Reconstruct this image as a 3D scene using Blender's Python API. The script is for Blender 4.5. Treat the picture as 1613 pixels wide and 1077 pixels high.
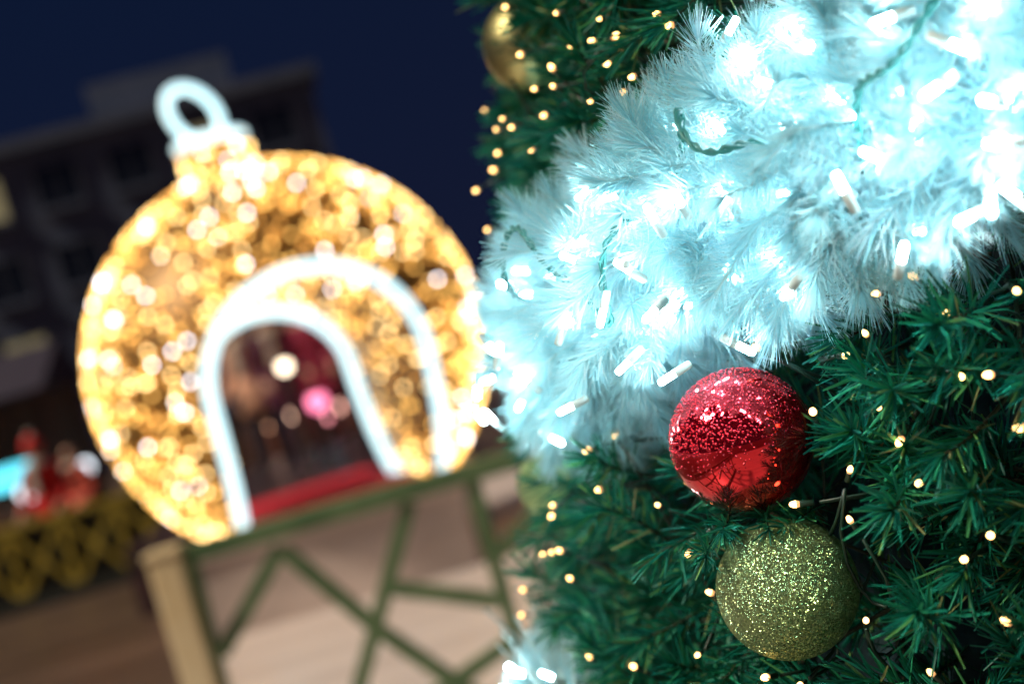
import bpy, bmesh, math, random
import numpy as np
from mathutils import Vector, Matrix, Quaternion

random.seed(7)
RNG = np.random.default_rng(11)
sc = bpy.context.scene
for o in list(bpy.data.objects):
    bpy.data.objects.remove(o)
COL = sc.collection

# ------------------------------------------------------------------ camera
EYE = Vector((0.0, 0.0, 1.6))
FPX = 2240.0                       # focal length in photograph pixels (50 mm on 36 mm)
PITCH = math.radians(-1.33)
ROLL = math.radians(16.3)
e_f = Vector((0, math.cos(PITCH), math.sin(PITCH)))
e_r = Vector((1, 0, 0))
e_u = e_r.cross(e_f)
cX = math.cos(ROLL) * e_r - math.sin(ROLL) * e_u
cY = math.sin(ROLL) * e_r + math.cos(ROLL) * e_u
cam_d = bpy.data.cameras.new('camera')
cam_d.lens = 50.0
cam_d.sensor_width = 36.0
cam_d.sensor_fit = 'HORIZONTAL'
cam_d.clip_start = 0.02
cam_d.clip_end = 600.0
cam_d.dof.use_dof = True
cam_d.dof.focus_distance = 0.93
cam_d.dof.aperture_fstop = 3.4
cam_d.dof.aperture_blades = 0
cam = bpy.data.objects.new('camera', cam_d)
COL.objects.link(cam)
cam.matrix_world = Matrix(((cX.x, cY.x, -e_f.x, EYE.x), (cX.y, cY.y, -e_f.y, EYE.y),
                           (cX.z, cY.z, -e_f.z, EYE.z), (0, 0, 0, 1)))
sc.camera = cam

# ------------------------------------------------------------------ night sky
W = bpy.data.worlds.new('World')
sc.world = W
W.use_nodes = True
bg = W.node_tree.nodes['Background']
bg.inputs[0].default_value = (0.075, 0.165, 0.58, 1)
bg.inputs[1].default_value = 0.040
_n, _l = W.node_tree.nodes, W.node_tree.links
_tc = _n.new('ShaderNodeTexCoord'); _sx = _n.new('ShaderNodeSeparateXYZ'); _cr = _n.new('ShaderNodeValToRGB')
_cr.color_ramp.elements[0].position = .0; _cr.color_ramp.elements[0].color = (.13, .18, .54, 1)
_cr.color_ramp.elements[1].position = .35; _cr.color_ramp.elements[1].color = (.06, .165, .58, 1)
_l.new(_tc.outputs['Generated'], _sx.inputs[0]); _l.new(_sx.outputs['Z'], _cr.inputs[0]); _l.new(_cr.outputs[0], bg.inputs[0])

# ------------------------------------------------------------------ the one distant light (town glow from the left of the camera)
SUN_AZ, SUN_EL = math.radians(-108), math.radians(47)     # azimuth from +Y (view) towards +X
sun_d = bpy.data.lights.new('sun', 'SUN')
sun_d.energy = 2.5
sun_d.angle = math.radians(7)
sun_d.color = (1.0, 0.83, 0.64)
sun = bpy.data.objects.new('sun', sun_d)
COL.objects.link(sun)
sdir = Vector((math.sin(SUN_AZ) * math.cos(SUN_EL), math.cos(SUN_AZ) * math.cos(SUN_EL), math.sin(SUN_EL)))
sun.rotation_euler = sdir.to_track_quat('Z', 'Y').to_euler()
sun.location = (-4, 0, 5)

# ------------------------------------------------------------------ render settings
sc.view_settings.view_transform = 'Standard'
sc.view_settings.look = 'None'
sc.view_settings.exposure = 0.4
sc.view_settings.gamma = 1.0
sc.render.engine = 'CYCLES'
sc.cycles.use_denoising = True
sc.cycles.denoiser = 'OPENIMAGEDENOISE'
sc.cycles.use_adaptive_sampling = False
sc.cycles.max_bounces = 5
sc.cycles.diffuse_bounces = 3
sc.cycles.glossy_bounces = 3
sc.cycles.transmission_bounces = 4
sc.cycles.sample_clamp_indirect = 6.0
sc.cycles.caustics_reflective = False
sc.cycles.caustics_refractive = False


# ================================================================== helpers
def ray(px, py):
    d = e_f + cX * ((px - 806.5) / FPX) + cY * ((538.5 - py) / FPX)
    return d

def at(px, py, y):
    """the point at distance y straight ahead that the photograph shows at this pixel"""
    d = ray(px, py)
    return EYE + d * (y / d.y)

def project(p):
    v = Vector(p) - EYE
    z = v.dot(e_f)
    if z <= 0.01:
        return (-9999, -9999, z)
    return (806.5 + FPX * v.dot(cX) / z, 538.5 - FPX * v.dot(cY) / z, z)

def link(o, parent=None):
    COL.objects.link(o)
    if parent is not None:
        o.parent = parent
    return o

def tag(o, label=None, cat=None, group=None, kind=None):
    if label: o['label'] = label
    if cat: o['category'] = cat
    if group: o['group'] = group
    if kind: o['kind'] = kind
    return o

def empty(name, loc, label, cat, group=None, rz=0.0):
    o = bpy.data.objects.new(name, None)
    o.empty_display_size = 0.1
    o.location = loc
    o.rotation_euler = (0, 0, rz)
    link(o)
    return tag(o, label, cat, group)

def frame_z(z, roll=0.0):
    q = Vector(z).to_track_quat('Z', 'Y')
    return (q @ Quaternion((0, 0, 1), roll)).to_matrix()

class MB:
    def __init__(self):
        self.v, self.f, self.m = [], [], []
    def add(self, vs, fs, mi=0):
        b = len(self.v)
        self.v.extend([tuple(p) for p in vs])
        for f in fs:
            self.f.append(tuple(i + b for i in f)); self.m.append(mi)
    def box(self, c, s, rot=None, mi=0, bev=0.0):
        c = Vector(c); hx, hy, hz = s[0] / 2, s[1] / 2, s[2] / 2
        R = rot if rot is not None else Matrix.Identity(3)
        if bev <= 0:
            vs = [c + R @ Vector((x, y, z)) for x in (-hx, hx) for y in (-hy, hy) for z in (-hz, hz)]
            self.add(vs, [(0, 1, 3, 2), (4, 6, 7, 5), (0, 4, 5, 1), (2, 3, 7, 6), (0, 2, 6, 4), (1, 5, 7, 3)], mi)
            return
        bm = bmesh.new()
        bmesh.ops.create_cube(bm, size=1.0)
        for q in bm.verts: q.co = Vector((q.co.x * s[0], q.co.y * s[1], q.co.z * s[2]))
        bmesh.ops.bevel(bm, geom=list(bm.edges), offset=bev, segments=2, affect='EDGES', profile=0.5)
        bm.verts.index_update()
        self.add([c + R @ q.co for q in bm.verts], [[q.index for q in f.verts] for f in bm.faces], mi)
        bm.free()
    def bar(self, a, b, w, d, mi=0, bev=0.004, up=(0, 1, 0)):
        a, b = Vector(a), Vector(b)
        z = (b - a).normalized()
        y = Vector(up); y = (y - z * y.dot(z)).normalized()
        x = y.cross(z)
        R = Matrix((x, y, z)).transposed()
        self.box((a + b) / 2, (w, d, (b - a).length), R, mi, bev)
    def tube(self, pts, rad, n=8, mi=0, closed=False, caps=True):
        pts = [Vector(p) for p in pts]
        k = len(pts)
        rad = rad if hasattr(rad, '__len__') else [rad] * k
        prev = None; rings = []
        for i, p in enumerate(pts):
            if closed: t = pts[(i + 1) % k] - pts[i - 1]
            else: t = pts[min(i + 1, k - 1)] - pts[max(i - 1, 0)]
            t.normalize()
            if prev is None:
                a = Vector((0, 0, 1)) if abs(t.z) < 0.9 else Vector((1, 0, 0))
                u = t.cross(a).normalized()
            else:
                u = (prev - t * prev.dot(t)).normalized()
            prev = u
            w = t.cross(u)
            rings.append([p + (u * math.cos(2 * math.pi * j / n) + w * math.sin(2 * math.pi * j / n)) * rad[i] for j in range(n)])
        vs = [q for r in rings for q in r]
        fs = []
        for i in range(k if closed else k - 1):
            i2 = (i + 1) % k
            for j in range(n):
                j2 = (j + 1) % n
                fs.append((i * n + j, i * n + j2, i2 * n + j2, i2 * n + j))
        if caps and not closed:
            fs.append(tuple(range(n - 1, -1, -1)))
            fs.append(tuple((k - 1) * n + j for j in range(n)))
        self.add(vs, fs, mi)
    def lathe(self, prof, n=16, c=(0, 0, 0), R=None, mi=0):
        c = Vector(c); R = R if R is not None else Matrix.Identity(3)
        vs, fs = [], []
        for (r, z) in prof:
            for j in range(n):
                a = 2 * math.pi * j / n
                vs.append(c + R @ Vector((r * math.cos(a), r * math.sin(a), z)))
        for i in range(len(prof) - 1):
            for j in range(n):
                j2 = (j + 1) % n
                fs.append((i * n + j, i * n + j2, (i + 1) * n + j2, (i + 1) * n + j))
        fs.append(tuple(range(n - 1, -1, -1)))
        fs.append(tuple((len(prof) - 1) * n + j for j in range(n)))
        self.add(vs, fs, mi)
    def ico(self, c, r, sub=1, sq=(1, 1, 1), R=None, mi=0):
        bm = bmesh.new()
        bmesh.ops.create_icosphere(bm, subdivisions=sub, radius=r)
        bm.verts.index_update()
        R = R if R is not None else Matrix.Identity(3)
        self.add([Vector(c) + R @ Vector((q.co.x * sq[0], q.co.y * sq[1], q.co.z * sq[2])) for q in bm.verts],
                 [[q.index for q in f.verts] for f in bm.faces], mi)
        bm.free()
    def mesh(self, name, mats, smooth=False):
        me = bpy.data.meshes.new(name)
        me.from_pydata([tuple(p) for p in self.v], [], self.f)
        for m in (mats if isinstance(mats, (list, tuple)) else [mats]): me.materials.append(m)
        if any(self.m): me.polygons.foreach_set('material_index', self.m)
        if smooth: me.polygons.foreach_set('use_smooth', [True] * len(me.polygons))
        me.update()
        return me
    def build(self, name, mats, parent=None, smooth=False):
        return link(bpy.data.objects.new(name, self.mesh(name, mats, smooth)), parent)

# ------------------------------------------------------------------ materials
def mat(name, col=(.5, .5, .5), rough=.5, metal=0.0, emit=None, es=0.0, coat=0.0, spec=.5):
    m = bpy.data.materials.new(name)
    m.use_nodes = True
    b = m.node_tree.nodes['Principled BSDF']
    b.inputs['Base Color'].default_value = (*col, 1)
    b.inputs['Roughness'].default_value = rough
    b.inputs['Metallic'].default_value = metal
    b.inputs['Specular IOR Level'].default_value = spec
    b.inputs['Coat Weight'].default_value = coat
    if emit:
        b.inputs['Emission Color'].default_value = (*emit, 1)
        b.inputs['Emission Strength'].default_value = es
    return m

def nodes(m):
    nt = m.node_tree
    return nt, nt.nodes, nt.links, nt.nodes['Principled BSDF']

def noise_col(m, ca, cb, scale=5.0, detail=4.0, stretch=(1, 1, 1), lo=.35, hi=.65, bump=0.0, bscale=None, rough=None):
    nt, N, L, b = nodes(m)
    tc = N.new('ShaderNodeTexCoord')
    mp = N.new('ShaderNodeMapping'); mp.inputs['Scale'].default_value = stretch
    L.new(tc.outputs['Object'], mp.inputs['Vector'])
    nz = N.new('ShaderNodeTexNoise'); nz.inputs['Scale'].default_value = scale; nz.inputs['Detail'].default_value = detail
    L.new(mp.outputs[0], nz.inputs['Vector'])
    cr = N.new('ShaderNodeValToRGB')
    cr.color_ramp.elements[0].position = lo; cr.color_ramp.elements[1].position = hi
    cr.color_ramp.elements[0].color = (*ca, 1); cr.color_ramp.elements[1].color = (*cb, 1)
    L.new(nz.outputs['Fac'], cr.inputs['Fac'])
    L.new(cr.outputs[0], b.inputs['Base Color'])
    if rough:
        mr = N.new('ShaderNodeMapRange'); mr.inputs[3].default_value = rough[0]; mr.inputs[4].default_value = rough[1]
        L.new(nz.outputs['Fac'], mr.inputs[0]); L.new(mr.outputs[0], b.inputs['Roughness'])
    if bump:
        n2 = N.new('ShaderNodeTexNoise'); n2.inputs['Scale'].default_value = bscale or scale * 4; n2.inputs['Detail'].default_value = 5
        L.new(mp.outputs[0], n2.inputs['Vector'])
        bp = N.new('ShaderNodeBump'); bp.inputs['Strength'].default_value = bump
        L.new(n2.outputs['Fac'], bp.inputs['Height']); L.new(bp.outputs[0], b.inputs['Normal'])
    return m

def needle_mat(name, ramp, rough, transl, trcol, spec=.4):
    """PVC needles: the colour of each needle comes from its own tint attribute"""
    m = mat(name, (.1, .2, .1), rough, spec=spec)
    nt, N, L, b = nodes(m)
    at_ = N.new('ShaderNodeAttribute'); at_.attribute_name = 'tint'
    cr = N.new('ShaderNodeValToRGB')
    els = cr.color_ramp.elements
    while len(els) < len(ramp): els.new(.5)
    for e, (p, c) in zip(els, ramp):
        e.position = p; e.color = (*c, 1)
    L.new(at_.outputs['Fac'], cr.inputs['Fac'])
    L.new(cr.outputs[0], b.inputs['Base Color'])
    tr = N.new('ShaderNodeBsdfTranslucent')
    tr.inputs[0].default_value = (*trcol, 1)
    mx = N.new('ShaderNodeMixShader'); mx.inputs[0].default_value = transl
    L.new(b.outputs[0], mx.inputs[1]); L.new(tr.outputs[0], mx.inputs[2])
    L.new(mx.outputs[0], N['Material Output'].inputs['Surface'])
    return m

M = {}
M['needle'] = needle_mat('green_needles', [(0, (.003, .13, .10)), (.45, (.006, .24, .16)), (.8, (.03, .36, .16)), (.93, (.16, .38, .09)), (1, (.28, .22, .11))], .42, .15, (.01, .2, .09), .35)
M['needle_white'] = needle_mat('white_needles', [(0, (.38, .82, .91)), (.55, (.66, .90, .94)), (1, (.88, .95, .96))], .5, .42, (.42, .84, .93), .25)  # cyan in the base colour stands in for turquoise shade among white needles
M['stem'] = mat('branch_wire', (.045, .05, .025), .7)
M['stem_white'] = mat('white_branch_wire', (.55, .75, .76), .6)
M['inner'] = noise_col(mat('shade_toned_foliage', rough=.8), (.005, .022, .038), (.012, .045, .055), 40, 5, bump=.6)  # navy base stands in for shade inside the tree
M['bark'] = noise_col(mat('bark', rough=.85), (.05, .035, .02), (.11, .08, .05), 12, 5, (1, 1, .2), bump=.5)
M['led_white'] = mat('cool_white_led', (.9, .95, .95), .3, emit=(.70, .94, 1.0), es=98)
M['led_warm'] = mat('warm_led', (.9, .7, .4), .2, emit=(1.0, .56, .18), es=5)
M['led_amber'] = mat('amber_bulb_glass', (.6, .32, .14), .15, emit=(1.0, .46, .16), es=.9)
M['led_holder'] = mat('led_holder', (.60, .72, .70), .4)
M['holder_green'] = mat('green_bulb_socket', (.02, .05, .03), .4)
M['wire_teal'] = mat('teal_cable', (.05, .28, .27), .4)
M['wire_green'] = mat('green_cable', (.01, .035, .022), .4)
M['gold_cap'] = mat('gold_cap', (.80, .55, .18), .25, 1.0)
M['orn_gold'] = mat('gold_bulb_light', (.9, .6, .2), .3, emit=(1.0, .55, .13), es=4.2)
M['orn_pale'] = mat('pale_gold_bulb_light', (.9, .7, .4), .3, emit=(1.0, .68, .28), es=7.4)
M['orn_dim'] = mat('amber_bulb_light', (.9, .5, .2), .3, emit=(1.0, .46, .09), es=2.1)
M['orn_cool'] = mat('cool_bulb_light', (.9, .9, .9), .3, emit=(.85, .88, 1.0), es=9)
M['orn_shell'] = noise_col(mat('gold_mesh_skin', rough=.45, metal=.3), (.20, .10, .02), (.32, .18, .045), 9, 4, bump=.4, bscale=60)
M['rope'] = mat('cool_white_neon_rope', (.8, .95, .95), .3, emit=(.58, .91, 1.0), es=1.35)
M['ground'] = noise_col(mat('wet_plaza', rough=.35), (.08, .052, .038), (.14, .095, .07), 1.2, 6, (.35, 2.2, 1), rough=(.22, .45), bump=.10, bscale=9)
M['rail_green'] = noise_col(mat('green_painted_steel', rough=.4), (.08, .16, .07), (.15, .25, .12), 6, 4, bump=.1)
M['post_cream'] = noise_col(mat('gold_lit_stone', rough=.6), (.78, .62, .34), (.86, .74, .48), 9, 5, bump=.3)  # golden tone stands in for the giant bauble's light on the stone
M['carpet'] = noise_col(mat('red_carpet', rough=.85), (.55, .010, .03), (.72, .02, .05), 30, 3)
M['deck'] = noise_col(mat('pale_deck_boards', rough=.4), (.50, .42, .38), (.68, .58, .53), 4, 4, (.3, 5, 1), bump=.1)
M['wall'] = noise_col(mat('grey_render', rough=.8), (.10, .14, .23), (.15, .19, .29), .8, 4)
M['winframe'] = mat('window_frame', (.16, .19, .25), .5)
M['pane'] = mat('dark_glass', (.02, .03, .05), .08, spec=.8)
M['pane_lit'] = mat('lit_glass', (.3, .25, .15), .2, emit=(1.0, .85, .45), es=.13)
M['roofing'] = mat('dark_roof', (.05, .05, .06), .7)


for k_ in ('orn_gold', 'orn_pale', 'orn_dim', 'orn_cool'): M[k_].cycles.emission_sampling = 'NONE'

# ================================================================== ground, platform
mb = MB()
g = 220.0
n = 24
for i in range(n):
    for j in range(n):
        x0, x1 = -g + 2 * g * i / n, -g + 2 * g * (i + 1) / n
        y0, y1 = -g + 2 * g * j / n, -g + 2 * g * (j + 1) / n
        mb.add([(x0, y0, 0), (x1, y0, 0), (x1, y1, 0), (x0, y1, 0)], [(0, 1, 2, 3)])
ground = mb.build('ground', M['ground'])
tag(ground, 'wet brown plaza paving reflecting the lights', kind='structure')

M['paving'] = noise_col(mat('lamplit_pale_paving', rough=.3), (.62, .54, .51), (.80, .72, .69), .9, 6, (.5, 4.5, 1), rough=(.22, .46), bump=.06, bscale=7)  # pale tone raised to stand in for light falling on this ground
pv = MB()
for i in range(9):
    for j in range(22):
        x0, x1, y0, y1 = -2.35 + i, -1.35 + i, -6.0 + j, -5.0 + j
        pv.add([(x0, y0, .004), (x1, y0, .004), (x1, y1, .004), (x0, y1, .004)], [(0, 1, 2, 3)])
tag(pv.build('pavement', M['paving']), 'wet paving between the tree and the giant bauble, paled to show light on it', kind='structure')

# ================================================================== ornament arch
OC = at(456, 562, 10.6)              # centre of the big ball
OR = 1.44                            # its radius
FLOOR = OC.z - 1.13                  # floor of the tunnel
ORNZ = math.radians(16.0)            # turn about the vertical
mb = MB()
pl = empty('stage_platform', (OC.x, OC.y, 0), 'low pale boarded platform carrying the giant lit bauble arch', 'platform')
nb = 16
for i in range(nb):
    y = -1.1 + 2.2 * (i + .5) / nb
    b = MB(); b.box((0, y, FLOOR - .03), (2.1, 2.2 / nb - .010, .05), bev=.006)
    b.build('board', M['deck'], pl)
b = MB(); b.box((0, 0, (FLOOR - .06) / 2), (2.0, 2.12, FLOOR - .06)); b.build('base', M['deck'], pl)
b = MB()
b.box((0, .55, FLOOR + .006), (1.30, 3.0, .012))
carpet = b.build('red_carpet', M['carpet'])
carpet.location = (OC.x, OC.y, 0); carpet.rotation_euler = (0, 0, ORNZ)
tag(carpet, 'bright red carpet running through the tunnel of the giant bauble', 'carpet')
# a rear deck keeps the carpet level behind the ball
rd = MB(); rd.box((0, 0, (FLOOR - .003) / 2), (2.3, 6.8, FLOOR - .003), bev=.01)
M['deck_dark'] = noise_col(mat('dark_wet_boards', rough=.35), (.03, .02, .025), (.07, .04, .05), 3, 4, (.3, 5, 1))
rear = rd.build('rear_deck', M['deck_dark']); rear.location = (OC.x - .80, OC.y + 4.52, 0)
tag(rear, 'dark raised deck behind the giant bauble under the crowd', 'deck')

orn = empty('ornament_arch', (OC.x, OC.y, OC.z), 'giant walk-through golden bauble made of thousands of tiny lights', 'light sculpture', rz=ORNZ)
HW, TOP, SPR = .71, .50, -.17        # tunnel half width, crown height, springing height relative to the centre
def in_arch(x, z, grow=0.0):
    hw = HW + grow
    if z <= SPR: return abs(x) < hw
    return (x / hw) ** 2 + ((z - SPR) / (TOP - SPR + grow)) ** 2 < 1
DEP = 1.04
ZB = FLOOR - OC.z
shell = MB()
na, nb_ = 120, 80
def sp(i, j):
    th = 2 * math.pi * i / na; ph = math.pi * j / nb_
    return Vector((OR * math.sin(ph) * math.cos(th), DEP * OR * math.sin(ph) * math.sin(th), OR * math.cos(ph)))
for i in range(na):
    for j in range(nb_):
        q = [sp(i, j), sp(i, j + 1), sp(i + 1, j + 1), sp(i + 1, j)]
        c = (q[0] + q[1] + q[2] + q[3]) / 4
        if c.z < ZB or in_arch(c.x, c.z): continue
        shell.add(q, [(0, 1, 2, 3)])
shell.build('shell', M['orn_shell'], orn)
# arch outline, offset used for ropes and the tunnel wall
def arch_pts(grow=0.0, k=28):
    hw = HW + grow; r = []
    for i in range(9): r.append((-hw, ZB + (SPR - ZB) * i / 8))
    for i in range(1, k):
        a = math.pi - math.pi * i / k
        r.append((hw * math.cos(a), SPR + (TOP - SPR + grow) * math.sin(a)))
    for i in range(9): r.append((hw, SPR + (ZB - SPR) * i / 8))
    return r
def depth_at(x, z, s):
    q = OR * OR - x * x - z * z
    return s * DEP * math.sqrt(max(q, .05))
tun = MB(); ap = arch_pts(); kd = 14
grid = [[Vector((x, depth_at(x, z, -1) + (depth_at(x, z, 1) - depth_at(x, z, -1)) * d / kd, z)) for d in range(kd + 1)] for (x, z) in ap]
for i in range(len(ap) - 1):
    for d in range(kd):
        tun.add([grid[i][d], grid[i + 1][d], grid[i + 1][d + 1], grid[i][d + 1]], [(0, 1, 2, 3)])
tun.build('tunnel_lining', M['orn_shell'], orn)
for s in (-1, 1):
    r = MB(); pts = [Vector((x, depth_at(x, z, s) + s * .05, z)) for (x, z) in arch_pts(.02 if s < 0 else -.06)]
    r.tube(pts, .040 if s < 0 else .050, 10); o = r.build('arch_rope_light', M['rope'], orn, True)
# cap with its ring and loop (tilted a little as in the photograph)
CDX = -.10
cap_e = MB()
cap_e.lathe([(.25, OR - .08), (.245, OR + .10), (.235, OR + .22), (.10, OR + .23)], 28, c=(CDX, 0, 0))
cap_o = cap_e.build('cap', M['orn_shell'], orn)
ring = MB(); ring.tube([(CDX - .01 + .24 * math.cos(2 * math.pi * i / 28), .24 * math.sin(2 * math.pi * i / 28), OR + .25) for i in range(28)], .036, 8, closed=True)
ring.build('cap_rope_light', M['rope'], orn, True)
lp = MB(); lp.tube([(CDX - .07 + .180 * math.sin(a) + .04 * math.cos(a), .08 * math.sin(a), OR + .47 - .215 * math.cos(a)) for a in [2 * math.pi * i / 36 for i in range(36)]], .036, 8, closed=True)
lp.build('hanging_loop', M['rope'], orn, True)
# bulbs
bulb_pts = []
def shell_bulb():
    while True:
        v = RNG.normal(size=3); v /= np.linalg.norm(v)
        p = Vector((OR * v[0], DEP * OR * v[1], OR * v[2]))
        if p.z < ZB + .02 or in_arch(p.x, p.z, .07): continue
        return p * 1.012
def lum(p):
    # the strings hang in denser and looser loops
    s = math.sin(3.1 * p.x + 1.3) * math.sin(2.7 * p.z + .4) + .5 * math.sin(7 * p.x - 4 * p.z)
    return s
k = 0
while k < 2500:
    p = shell_bulb()
    if p.y > .35 and random.random() < .6: continue
    if lum(p) < -.3 and random.random() < .35: continue
    bulb_pts.append(p); k += 1
for i in range(420):
    a = random.randrange(0, len(ap) - 1); t = random.random(); d = random.random()
    x = ap[a][0] + (ap[a + 1][0] - ap[a][0]) * t; z = ap[a][1] + (ap[a + 1][1] - ap[a][1]) * t
    y = depth_at(x, z, -1) * (1 - d) + depth_at(x, z, 1) * d
    bulb_pts.append(Vector((x * .975, y, z * .98 if z > 0 else z)))
for i in range(90):
    a = random.random() * 6.283; z = OR - .02 + .22 * random.random()
    bulb_pts.append(Vector((CDX + .258 * math.cos(a), .258 * math.sin(a), z)))
omats = [M['orn_gold'], M['orn_pale'], M['orn_dim'], M['orn_cool']]
ometa = []
for m_ in omats:
    b = MB(); b.ico((0, 0, 0), .0155, 1); ometa.append(b.mesh('bulb', m_, True))
def pick():
    r = random.random()
    return 2 if r < .42 else 0 if r < .78 else 1 if r < .955 else 3
Rz = Matrix.Rotation(ORNZ, 3, 'Z')
order = sorted(range(len(bulb_pts)), key=lambda i: (OC + Rz @ bulb_pts[i] - EYE).length)
rest = MB()
bm = bmesh.new(); bmesh.ops.create_icosphere(bm, subdivisions=1, radius=.0155); bm.verts.index_update()
iv = [q.co.copy() for q in bm.verts]; iff = [[q.index for q in f.verts] for f in bm.faces]; bm.free()
for rank, i in enumerate(order):
    p = bulb_pts[i]; mi = pick()
    if rank < 300:
        o = bpy.data.objects.new('bulb', ometa[mi]); o.location = p; link(o, orn)
    else:
        rest.add([p + q for q in iv], iff, mi)
ro = rest.build('bulb_strings', omats, orn, True); ro['kind'] = 'stuff'


# ================================================================== Christmas tree
TC = (.965, 1.52)                   # trunk position
def RAD(z): return max(.95 - .20 * (z - 1.6), .01)
def tree_pt(px, py, off=0.0):
    """where the ray through this pixel meets the tree's outer surface grown by off"""
    d = ray(px, py)
    t = .3
    best = None
    while t < 4:
        p = EYE + d * t
        rr = math.hypot(p.x - TC[0], p.y - TC[1]) - RAD(p.z) - off
        if best is None or rr < best[0]: best = (rr, p)
        if rr <= 0: return p
        t += .004
    return best[1]
def tz(p): return math.degrees(math.atan2(p.y - TC[1], p.x - TC[0])) % 360
def surf(th, z, off=0.0):
    a = math.radians(th); r = RAD(z) + off
    return Vector((TC[0] + r * math.cos(a), TC[1] + r * math.sin(a), z))
def normal(th):
    a = math.radians(th); return Vector((math.cos(a), math.sin(a), .2)).normalized()

def sprig_arrays(seed, L=.075, n=105, nl=.034, w=.00125, ang=(28, 68), tip=14, stem=.16, stem_r=.0016, fold=True, curve=.25, bend=.0, tscale=1.0):
    """one branch tip: a wire with needles all round it"""
    rg = np.random.default_rng(seed)
    V, F, T, MI = [], [], [], []
    bd = rg.uniform(-1, 1, 2) * bend
    def axis(t):
        return np.array([bd[0] * t * t, bd[1] * t * t, (t - 1) * L])
    def quad(vs, fs, tint, mi):
        b = len(V); V.extend(vs)
        for f in fs: F.append([b + k for k in f]); MI.append(mi); T.append(tint)
    # wire
    zz = [(-stem - L), -L, -L * .5, 0]
    rr = [stem_r, stem_r, stem_r, stem_r * .6]
    vs = []
    for z_, r_ in zip(zz, rr):
        t = 1 + z_ / L
        ax = axis(max(t, 0)); ax[2] = z_
        for j in range(4):
            a = math.pi / 2 * j
            vs.append((ax[0] + r_ * math.cos(a), ax[1] + r_ * math.sin(a), ax[2]))
    fs = []
    for i in range(3):
        for j in range(4): fs.append([i * 4 + j, i * 4 + (j + 1) % 4, i * 4 + 4 + (j + 1) % 4, i * 4 + 4 + j])
    quad(vs, fs, .5, 1)
    for k in range(n + tip):
        if k < n:
            t = (k + rg.uniform(0, 1)) / n
            phi = k * 2.39996 + rg.uniform(-.4, .4)
            an = math.radians(rg.uniform(*ang) * (1.08 - .35 * t))
        else:
            t = 1.0; phi = rg.uniform(0, 6.283); an = math.radians(rg.uniform(3, 36))
        l = nl * rg.uniform(.72, 1.12) * (1.0 - .12 * (t > .9))
        p = axis(t)
        rad = np.array([math.cos(phi), math.sin(phi), 0.0])
        d = rad * math.sin(an) + np.array([0, 0, math.cos(an)])
        sd = np.cross(d, rg.normal(size=3)); sd /= np.linalg.norm(sd)
        nn = np.cross(d, sd)
        cv = rg.uniform(-.2, 1) * curve * l
        cdir = np.array([0, 0, 1.0]) - d * d[2]
        tint = rg.uniform(0, 1) ** 1.5 * tscale
        if rg.uniform() < .03: tint = rg.uniform(.9, 1)
        ww = w * rg.uniform(.8, 1.2)
        secs = []
        for s, wf in ((0, .8), (.5, 1.0), (1, .55)):
            c = p + d * l * s + cdir * cv * s * s
            if fold:
                secs += [c - sd * ww * wf * .5, c + nn * ww * .35 * wf, c + sd * ww * wf * .5]
            else:
                secs += [c - sd * ww * wf * .5, c + sd * ww * wf * .5]
        q = 3 if fold else 2
        fs = []
        for i in range(2):
            for j in range(q - 1):
                fs.append([i * q + j, i * q + j + 1, i * q + q + j + 1, i * q + q + j])
        quad([tuple(x) for x in secs], fs, tint, 0)
    return np.array(V, dtype=np.float64), np.array(F, dtype=np.int32), np.array(T, dtype=np.float32), np.array(MI, dtype=np.int32)

def mesh_np(name, V, F, T, MI, mats):
    me = bpy.data.meshes.new(name)
    nf = len(F)
    me.vertices.add(len(V)); me.vertices.foreach_set('co', V.astype(np.float32).ravel())
    me.loops.add(nf * 4); me.loops.foreach_set('vertex_index', F.astype(np.int32).ravel())
    me.polygons.add(nf)
    me.polygons.foreach_set('loop_start', np.arange(0, nf * 4, 4, dtype=np.int32))
    try: me.polygons.foreach_set('loop_total', np.full(nf, 4, dtype=np.int32))
    except Exception: pass
    for m_ in mats: me.materials.append(m_)
    me.polygons.foreach_set('material_index', MI.astype(np.int32))
    a = me.attributes.new('tint', 'FLOAT', 'FACE'); a.data.foreach_set('value', T.astype(np.float32))
    me.update(calc_edges=True); me.validate()
    return me

def join_np(items, protos):
    Vs, Fs, Ts, Ms = [], [], [], []; b = 0
    for (k, R, loc, s) in items:
        V, F, T, MI = protos[k]
        Vs.append((V * s) @ np.array(R).T + np.array(loc)); Fs.append(F + b); Ts.append(T); Ms.append(MI); b += len(V)
    return np.concatenate(Vs), np.concatenate(Fs), np.concatenate(Ts), np.concatenate(Ms)

tree = empty('christmas_tree', (TC[0], TC[1], 0), 'tall dark green artificial fir hung with baubles, garlands and lights', 'tree')
inv = Vector((TC[0], TC[1], 0))
b = MB(); b.tube([(0, 0, z) for z in (0, .6, 1.6, 3, 4.5, 6.2)], [.16, .13, .11, .08, .05, .015], 14); b.build('trunk', M['bark'], tree, True)
# inner foliage: a lumpy cone behind the tips, coloured as navy shade
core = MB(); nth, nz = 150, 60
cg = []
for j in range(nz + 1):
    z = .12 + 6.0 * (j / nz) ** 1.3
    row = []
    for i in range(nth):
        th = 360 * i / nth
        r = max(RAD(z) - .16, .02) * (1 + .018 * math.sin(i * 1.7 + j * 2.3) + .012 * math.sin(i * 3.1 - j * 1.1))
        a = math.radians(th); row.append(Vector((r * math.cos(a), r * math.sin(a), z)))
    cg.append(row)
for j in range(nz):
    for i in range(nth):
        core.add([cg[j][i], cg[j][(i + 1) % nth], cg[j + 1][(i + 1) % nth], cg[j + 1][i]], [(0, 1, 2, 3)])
core.build('shade_toned_foliage', M['inner'], tree)

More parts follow.
